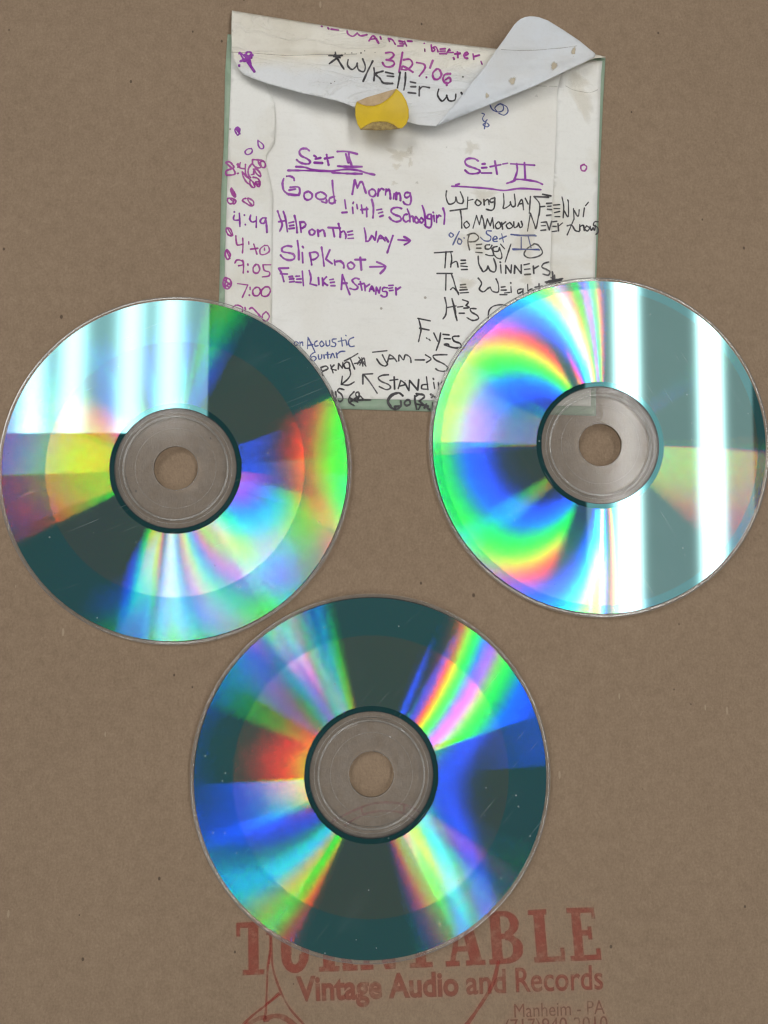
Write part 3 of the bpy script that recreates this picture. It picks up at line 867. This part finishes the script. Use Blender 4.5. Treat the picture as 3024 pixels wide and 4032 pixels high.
write('''200,1100 240,1110 265,1180 220,1175 195,1130 200,1100; 215,1110 250,1170; 300,1185 305,1250 320,1285 380,1275; 375,1210 378,1290 372,1370; 440,1250 442,1275; 495,1275 510,1320 530,1385; 460,1330 540,1320; 610,1290 565,1330 570,1385 620,1385 665,1350 650,1295 610,1290; 612,1320 612,1340;
205,1335 240,1390 215,1445 185,1400 190,1350 205,1335; 200,1350 235,1430''', 'C', M_MAGENTA, 5.5, strip_z, LS)
write('''290,1480 310,1450 350,1450 380,1470 375,1500 330,1510; 375,1450 385,1500 380,1590; 430,1490 432,1505; 430,1570 432,1580; 520,1495 490,1530 495,1580 535,1590 560,1550 545,1505 520,1495; 680,1500 595,1500; 595,1500 610,1560 665,1580 660,1620 590,1632''', 'C', M_MAGENTA, 5.5, strip_z, LS)
write('''190,1640 235,1660 250,1710 220,1760 180,1750 160,1700 175,1650 190,1640; 180,1670 240,1720; 170,1710 220,1740; 200,1650 180,1740 230,1700; 320,1705 430,1720; 430,1720 400,1790 370,1855; 455,1745 456,1770; 445,1830 450,1830; 520,1745 485,1780 495,1830 540,1835 570,1790 550,1750 520,1745; 620,1740 580,1780 585,1835 640,1840 675,1790 660,1745 620,1740''', 'C', M_MAGENTA, 5.5, strip_z, LS)
write('''270,1960 300,1940 340,1945 375,1970 370,2010; 400,1965 405,2000; 450,1980 480,1970 540,2030 570,2070; 630,2010 590,2050 600,2105 640,2105 665,2060 640,2020''', 'C', M_MAGENTA, 5.5, strip_z, LS)

# on the flap
write('195,430 190,540; 195,430 240,500 250,430 290,435 265,500 310,580; 210,440 230,500; 230,450 290,470; 250,490 315,585; 200,500 270,480 285,530; 300,450 270,470 295,560', 'A', M_PURPLE, 8, flap_over, FLAP)
write('''155,125 162,129; 215,140 225,152; 245,152 315,162; 395,168 405,200 450,220 490,190; 490,190 520,215 580,205; 600,262 640,215 690,285; 615,248 670,242; 705,225 712,245; 780,240 790,265; 790,242 820,255 845,295; 880,264 915,272; 870,310 915,310; 890,290 925,292;
930,267 950,310; 960,264 1000,267; 1115,285 1122,360; 1180,300 1190,360 1215,345 1200,325 1225,320 1245,365; 1265,340 1310,335; 1262,360 1310,358; 1260,382 1310,380; 1320,385 1350,340; 1350,340 1395,435; 1335,370 1385,370; 1425,365 1430,420; 1400,385 1450,378;
1490,400 1525,385 1510,370 1485,395 1495,420 1520,425; 1570,385 1578,435; 1578,410 1630,395; 1645,455 1655,480''', 'G', M_MAGENTA, 6, flap_over, FLAP, label='purple handwriting running off the top of the flap')
write('755,375 810,370 830,400 790,435 760,440; 760,440 820,450 835,480 800,505 750,500 725,465; 912,370 880,555; 920,440 980,435 1005,480 960,530 905,530; 905,530 920,500 1010,555; 1045,465 1110,480 1120,520 1070,590; 1195,445 1135,605; 1230,525 1195,565 1205,615 1245,620 1275,580 1255,530 1230,525; 1360,570 1310,575 1290,620 1320,660 1360,640 1350,605 1315,625; 1325,650 1325,678', 'G', M_MAGENTA, 6.5, flap_over, FLAP, label='date in magenta marker')
write('''285,370 300,420 365,525; 225,400 350,400; 345,395 290,430 230,475; 290,400 310,440; 270,410 330,420; 280,390 320,445; 405,440 400,490 440,530 480,500 490,470; 490,470 500,530 550,550 565,500 540,430; 635,450 590,540 545,640; 645,515 650,570 645,635; 730,545 660,570 700,610 735,655 820,660;
755,555 825,570; 770,590 830,595; 890,555 880,620 865,700; 940,560 938,640 925,720; 985,645 1035,655; 990,690 1035,690; 965,745 1035,752; 1070,690 1068,775; 1068,720 1100,690 1165,700; 1250,715 1240,770 1280,825 1320,790 1325,770; 1325,770 1345,820 1400,815 1410,760; 1460,745 1470,762''', 'G', M_BLACK, 6, flap_over, FLAP, label='grey black handwriting starting with a star')

# blue scribbles below the folded corner
write('640,800 660,840 700,860 740,850 745,815 715,800 680,830 700,860; 720,795 770,820 780,860 750,885 710,870; 580,870 600,880 585,910 600,935 620,920; 620,920 605,945 590,960 620,975 635,960 610,945 600,990', 'B', M_BLUE, 4, front_z, ENV)

# second set
write('515,185 480,165 425,165 400,190 420,225 490,250 530,270 510,292 440,295 400,265; 550,212 575,210; 545,245 590,242; 545,290 630,290; 620,235 710,218; 660,185 680,300; 730,212 770,205; 800,210 1005,222; 850,210 855,270 830,350; 918,200 925,340; 765,380 825,360 850,345 930,350 1020,365 1075,388; 285,405 400,410 600,425 740,442 880,425 1060,435; 320,395 350,385', 'E', M_PURPLE, 6.5, front_z, ENV, label='underlined purple heading of the second set')
write('1440,215 1410,230 1415,265 1445,270 1460,235 1430,215', 'E', M_MAGENTA, 5, rstrip_z, RS)
write('''240,445 235,500 260,560 310,545 320,500; 320,500 335,545 375,555 385,520 360,455; 425,500 420,590; 425,530 470,520; 505,520 490,550 515,575 540,550 505,520; 565,520 568,570; 568,540 600,520 610,565; 660,505 620,520 625,545 655,540; 660,510 655,590 630,615 585,605;
735,470 740,550 735,600 790,570 795,540; 795,540 810,580 838,570 830,475; 860,580 895,520 910,610; 870,560 905,555; 925,510 950,560; 970,495 965,570 960,640; 1000,495 1130,500; 1075,475 1150,490; 1000,495 1050,560 1045,660; 1050,585 1095,580;
1110,555 1155,552; 1120,580 1150,578; 1118,605 1155,608; 1110,660 1150,655; 1170,570 1225,565; 1175,600 1225,600; 1180,635 1225,625; 1185,670 1225,670; 1245,500 1260,580 1255,680; 1265,620 1300,670 1300,530; 1295,525 1300,540; 1350,690 1345,600; 1350,615 1385,670 1395,610; 1430,670 1440,595; 1450,575 1475,545''', 'E', M_BLACK, 4.8, body_z, ENV)
write('''270,620 420,600; 360,615 370,690 372,770; 415,710 390,735 410,770 440,745 415,710; 470,770 500,660; 500,660 525,740; 525,740 545,660; 545,660 560,700 570,770; 575,775 595,690; 595,690 620,750; 620,750 640,680; 640,680 650,770; 690,715 665,745 680,775 710,760 705,725 690,715; 720,720 728,780; 725,740 755,715;
790,720 760,745 780,775 815,755 790,720; 825,715 830,765 860,750 865,725; 865,725 880,765 900,750 890,710; 945,795 970,640; 970,640 1005,740 1020,770 1045,640; 1065,720 1105,715; 1065,750 1100,748; 1060,790 1105,785; 1110,715 1135,785; 1135,785 1155,710; 1165,715 1200,710; 1165,755 1195,755; 1160,800 1200,795; 1210,730 1215,795; 1212,755 1250,725;
1350,690 1320,760 1290,830; 1290,750 1330,745 1360,790 1395,800; 1400,740 1400,790; 1400,760 1430,745 1440,790; 1460,750 1445,775 1465,795 1485,770 1460,750; 1490,755 1500,790 1515,765; 1515,765 1530,790 1535,745; 1560,715 1530,715 1520,745 1555,765 1560,805 1540,825''', 'E', M_BLACK, 4.8, body_z, ENV)
write('275,810 262,830 280,850 300,830 275,810; 350,800 320,860 295,915; 345,860 335,895 360,910 372,880 345,860; 390,855 395,858; 630,795 590,795 590,820 625,845 615,880 570,880 535,850; 645,870 680,860 665,840 645,860 650,885 680,885; 720,820 735,890; 700,865 760,840; 800,825 900,835 1020,838; 830,832 1010,830; 890,850 890,945; 950,840 975,940; 815,952 930,955 1050,960; 820,960 1040,952', 'E', M_BLUE, 4.6, front_z, ENV)
write('435,830 425,890 440,960; 420,830 480,815 520,850 490,885 430,890; 500,915 545,910; 500,945 540,945; 495,980 550,985; 615,915 580,920 580,950 615,950 635,920; 625,935 650,1000 620,1010 580,1000; 680,930 645,940 650,970 690,970 700,940; 700,940 720,1000 715,1035 680,1030 650,1000; 710,910 745,950; 800,910 780,970 750,1065; 1000,910 940,950 915,1000 960,1030 1040,1015 1075,980 1040,920 1000,905', 'E', M_BLACK, 4.8, front_z, ENV)
write('''135,985 290,975; 235,975 230,1050 225,1115; 275,975 285,1040 275,1110; 275,1085 325,1060 340,1110; 365,1050 405,1050; 365,1080 405,1075; 365,1100 420,1105; 370,1132 420,1130; 515,1015 520,1080 545,1130 560,1150 590,1130 600,1100; 600,1100 620,1140 660,1150 670,1100 650,1035; 710,1090 715,1160; 705,1065 710,1070;
755,1165 755,1095; 755,1095 800,1160; 800,1160 805,1090; 830,1165 835,1095; 835,1095 890,1165; 890,1165 890,1090; 915,1090 960,1080; 920,1130 965,1125; 920,1175 970,1172; 995,1100 1000,1165; 1000,1125 1040,1100; 1130,1065 1085,1080 1070,1110 1110,1130 1140,1150 1125,1180 1080,1170;
1160,1150 1175,1230 1200,1265; 1100,1240 1250,1210; 1110,1248 1200,1215; 1150,1200 1230,1250; 1180,1180 1190,1260; 1220,1215 1150,1255; 1165,1160 1160,1240; 1130,1230 1240,1225; 1140,1250 1225,1235''', 'E', M_BLACK, 5.2, body_z, ENV)
write('''155,1165 290,1165; 235,1175 232,1310; 280,1165 300,1220 320,1290 345,1350; 275,1305 300,1290 345,1335; 360,1265 405,1260; 360,1285 410,1285; 355,1310 420,1305; 360,1335 430,1330; 515,1205 545,1250 525,1300 560,1325 600,1295 620,1285; 620,1285 640,1320 690,1325 690,1260 670,1210; 715,1285 750,1280; 715,1310 760,1310; 705,1350 765,1350; 745,1335 790,1330;
800,1280 803,1330; 798,1245 800,1250; 890,1300 860,1310 865,1340 900,1320; 905,1300 905,1350; 945,1260 950,1340; 950,1320 985,1300 1000,1340; 1045,1255 1045,1310; 1010,1285 1075,1275''', 'E', M_BLACK, 5, body_z, ENV)
write('230,890 245,960 240,1040 215,1080; 295,900 315,1000 340,1095; 300,920 325,1000 330,1060; 250,980 330,965; 345,975 390,970; 360,1030 405,1030; 390,910 440,930 420,960; 420,960 450,980 400,985; 510,990 460,990 470,1020 520,1050 530,1080 480,1095 430,1070; 780,960 720,955 660,970 625,1010 620,1080; 865,900 880,916', 'H', M_BLACK, 5.2, front_z, ENV)
write('1235,215 1335,235; 1240,215 1260,300 1250,360 1240,405; 1250,295 1325,310; 1305,375 1310,380; 1325,385 1335,395; 1365,335 1395,400; 1420,335 1410,400 1385,475; 1440,345 1490,350; 1450,380 1500,382; 1570,360 1520,365 1530,400 1580,420 1585,450 1530,455 1450,430 1480,425 1490,440', 'F', M_BLACK, 5.5, front_z, ENV)
write('''35,110 20,130 40,150 60,125 35,110; 75,115 78,150; 78,130 100,115 105,150; 150,180 155,70; 155,70 185,130 225,215; 150,150 205,140; 245,105 222,120 225,155 255,150; 290,105 270,130 285,160 312,140 290,105; 330,105 335,150 365,145 365,100; 430,85 395,90 395,115 425,130 415,160 380,155; 480,75 490,155; 450,110 520,95; 525,100 535,145; 522,50 528,55; 600,70 560,90 550,130 570,160 605,155;
220,215 185,240 180,280 210,300 235,275 215,255 185,265; 255,240 262,280 285,275 290,240; 310,240 315,275; 345,215 350,275; 325,240 370,235; 375,270 395,225 415,265; 430,220 440,270; 435,240 470,210 515,205''', 'J', M_BLUE, 4.4, front_z, ENV)
write('''280,365 300,445; 280,365 330,350 350,375 300,400; 375,340 400,415; 410,340 380,375 430,390; 450,380 455,325; 455,325 490,370; 490,370 495,315; 530,310 505,335 520,370 560,365 555,320 530,310; 510,300 570,270 640,228; 565,270 590,330 610,380; 610,325 700,310; 650,265 720,350; 660,340 700,270 715,345; 640,330 670,290 690,340; 680,270 690,350;
785,215 925,200; 880,240 910,300 930,330 905,350 860,330 825,280; 930,310 950,240; 950,240 985,260 1020,305; 950,280 1000,275; 1040,300 1045,240 1085,290 1105,240 1150,265 1160,315; 1200,290 1290,290; 1300,240 1355,280 1310,315; 1510,240 1430,240 1375,250 1400,290 1480,330 1520,370 1490,400 1430,395 1400,375;
560,375 570,430 540,480 480,530; 490,450 480,530; 480,530 550,535 605,505''', 'J', M_BLACK, 5, front_z, ENV)
write('''690,525 690,440; 690,430 785,425; 700,435 760,510 830,615; 940,435 880,440 840,465 870,500 940,530 960,560 920,580 850,550; 995,455 1000,575; 955,490 1030,480; 1035,570 1060,490; 1060,490 1100,520 1135,585; 1050,545 1110,530; 1140,590 1145,490; 1145,490 1225,585; 1225,585 1235,480; 1310,455 1325,580; 1320,530 1270,535 1265,570 1310,575; 1380,510 1390,570; 1375,470 1380,480; 1425,510 1430,570; 1430,535 1460,505''', 'J', M_BLACK, 5.2, front_z, ENV)
def low_z(x, y): return front_z(x, y) + .00005
write('''390,590 400,640 430,690; 430,690 425,600; 505,580 460,570 445,595 480,625 495,670 470,695 440,680; 605,600 560,650 555,700 605,735; 580,690 650,640 645,605 620,620 640,670 660,640 690,670; 570,680 765,680; 610,688 700,680; 565,660 640,700; 570,700 620,660''', 'J', M_BLACK, 5.6, low_z, ENV)
write('''1080,640 1040,610 970,630 930,690 960,750 1020,770 1060,740 1060,690; 1030,615 960,640 940,700; 1000,745 1045,740; 1075,635 1030,612 975,640 940,690 965,740; 1120,680 1095,710 1115,735 1150,720 1145,685 1120,680; 1195,640 1200,700 1215,770; 1195,650 1260,620 1290,650 1240,690; 1240,690 1290,730 1340,775; 1210,620 1280,630; 1210,720 1330,740; 1235,770 1260,720; 1290,760 1310,720; 1370,710 1375,770; 1350,625 1375,640 1360,655; 1390,650 1400,660''', 'J', M_BLACK, 6.2, low_z, ENV)

WSCALE = 1.0
# ------------------------------------------------------------------ compact discs
def lathe(name, profile, mat, parent, seg=320, closed=True, smooth=True):
    """Spin an (r, z) profile; closed joins last to first."""
    V, Fc = [], []
    n = len(profile)
    for k in range(seg):
        a = 2 * PI * k / seg
        c, s = math.cos(a), math.sin(a)
        for r, z in profile: V.append((r * c, r * s, z))
    for k in range(seg):
        k2 = (k + 1) % seg
        for i in range(n if closed else n - 1):
            j = (i + 1) % n
            Fc.append((k * n + i, k2 * n + i, k2 * n + j, k * n + j))
    o = link_mesh(name, V, Fc, mat, parent, smooth)
    return o

M_CLEAR = mat_clear('clear polycarbonate', (.985, .98, .97), .12, .12, .35)
M_RIDGE = mat_clear('polished ridge', (.93, .93, .92), .05, .22, 1.0)
M_RIM = mat_clear('clear rim', (.92, .92, .91), .06, .10, 1.0)
M_BLANK = mat_disc('blank dye band', True, (.46, .95, 1.0), REFLECT * 1.05, [o * .9 for o in ORDERS], (.004, .032, .035), 1.4, (.66, 1.05, 1.12))
M_BURNT = mat_disc('recorded dye band', True, (.52, .95, .96), REFLECT * .85, [o * 1.28 for o in ORDERS], (.012, .0225, .0185), 1.3, (1.12, 1.0, .93))
M_MIRROR = mat_disc('smooth mirror band', False, (.36, .95, 1.0), REFLECT * 1.2, ORDERS, (.002, .019, .021), 1.6)
M_DARKRING = mat_plain('dark metal edge', (.030, .024, .024), (.05, .04, .04), 300, .4, .4)

def disc(c, z0, tilt, warp, burn, label, spin):
    root = empty('compact_disc', (c[0], c[1], z0))
    n = Vector((tilt[0], tilt[1], 1)).normalized()
    root.rotation_mode = 'QUATERNION'
    root.rotation_quaternion = Vector((0, 0, 1)).rotation_difference(n) @ Matrix.Rotation(spin, 3, 'Z').to_quaternion()
    tag(root, label, 'disc', 'recordable discs laid on brown paper')
    def zt(r): return .0012 - warp * r * r / .12
    def band(name, r0, r1, top, bot, mat, steps=10):
        up = [(r0 + (r1 - r0) * i / steps, zt(r0 + (r1 - r0) * i / steps) + top) for i in range(steps + 1)]
        o = lathe(name, up, mat, root, 360, closed=False)
        return o
    b1 = band('recorded_band', .0224, burn, 0, 0, M_BURNT)
    b2 = band('blank_band', burn, .0585, 0, 0, M_BLANK)
    b3 = band('mirror_band', .0207, .0224, 0, 0, M_MIRROR, 3)
    # label side: opaque underside closing the disc
    ls = [(r, zt(r) - .00006) for r in (.0206, .03, .04, .05, .0585)]
    lathe('label_side', [(r, z - .0009) for r, z in ls] + ls[::-1], M_DARKRING, root, 200, smooth=False)
    # clear rim with a rounded edge
    w = -warp * .0300
    e = [(.05853, zt(.0585) - .0002), (.0590, zt(.059) + .00002), (.0595, zt(.0595)), (.0598, zt(.0598) - .0001), (.0600, zt(.06) - .0004), (.0600, w + .0005), (.0597, w + .00012), (.0590, w + .0001), (.05853, w + .0001)]
    lathe('clear_rim', e, M_RIM, root, 360)
    # moulded hub: centre hole, fine step, stacking ring, outer groove
    h = [(.00750, .00012), (.00750, .00110), (.00765, .00120), (.01100, .00121), (.01600, .00121), (.01680, .00121), (.01700, .00112),
         (.01845, .00112), (.01865, .00123), (.01990, .00120), (.02055, .00119), (.02055, .00012), (.01900, .00010)]
    lathe('clear_hub', h, M_CLEAR, root, 300, smooth=False)
    def ring(name, r, z, rad, mat, n=12):
        return lathe(name, [(r + rad * math.cos(2 * PI * k / n), z + rad * .8 * math.sin(2 * PI * k / n)) for k in range(n)], mat, root, 300)
    ring('stacking_ring', .01765, .00128, .00034, M_RIDGE)
    ring('stacking_ring', .01905, .00124, .00009, M_RIDGE, 8)
    ring('mould_line', .01368, .00121, .00006, M_RIDGE, 8)
    ring('hole_lip', .00762, .00116, .00008, M_RIDGE, 8)
    # rough cut edge of the metal layer just outside the hub
    lathe('metal_edge', [(.02045, .00075), (.02072, .00078)], M_DARKRING, root, 240, closed=False)
    return root

for (c, z0, tilt, warp, burn, label, spin) in DISCS:
    disc(c, z0, tilt, warp, burn, label, spin)
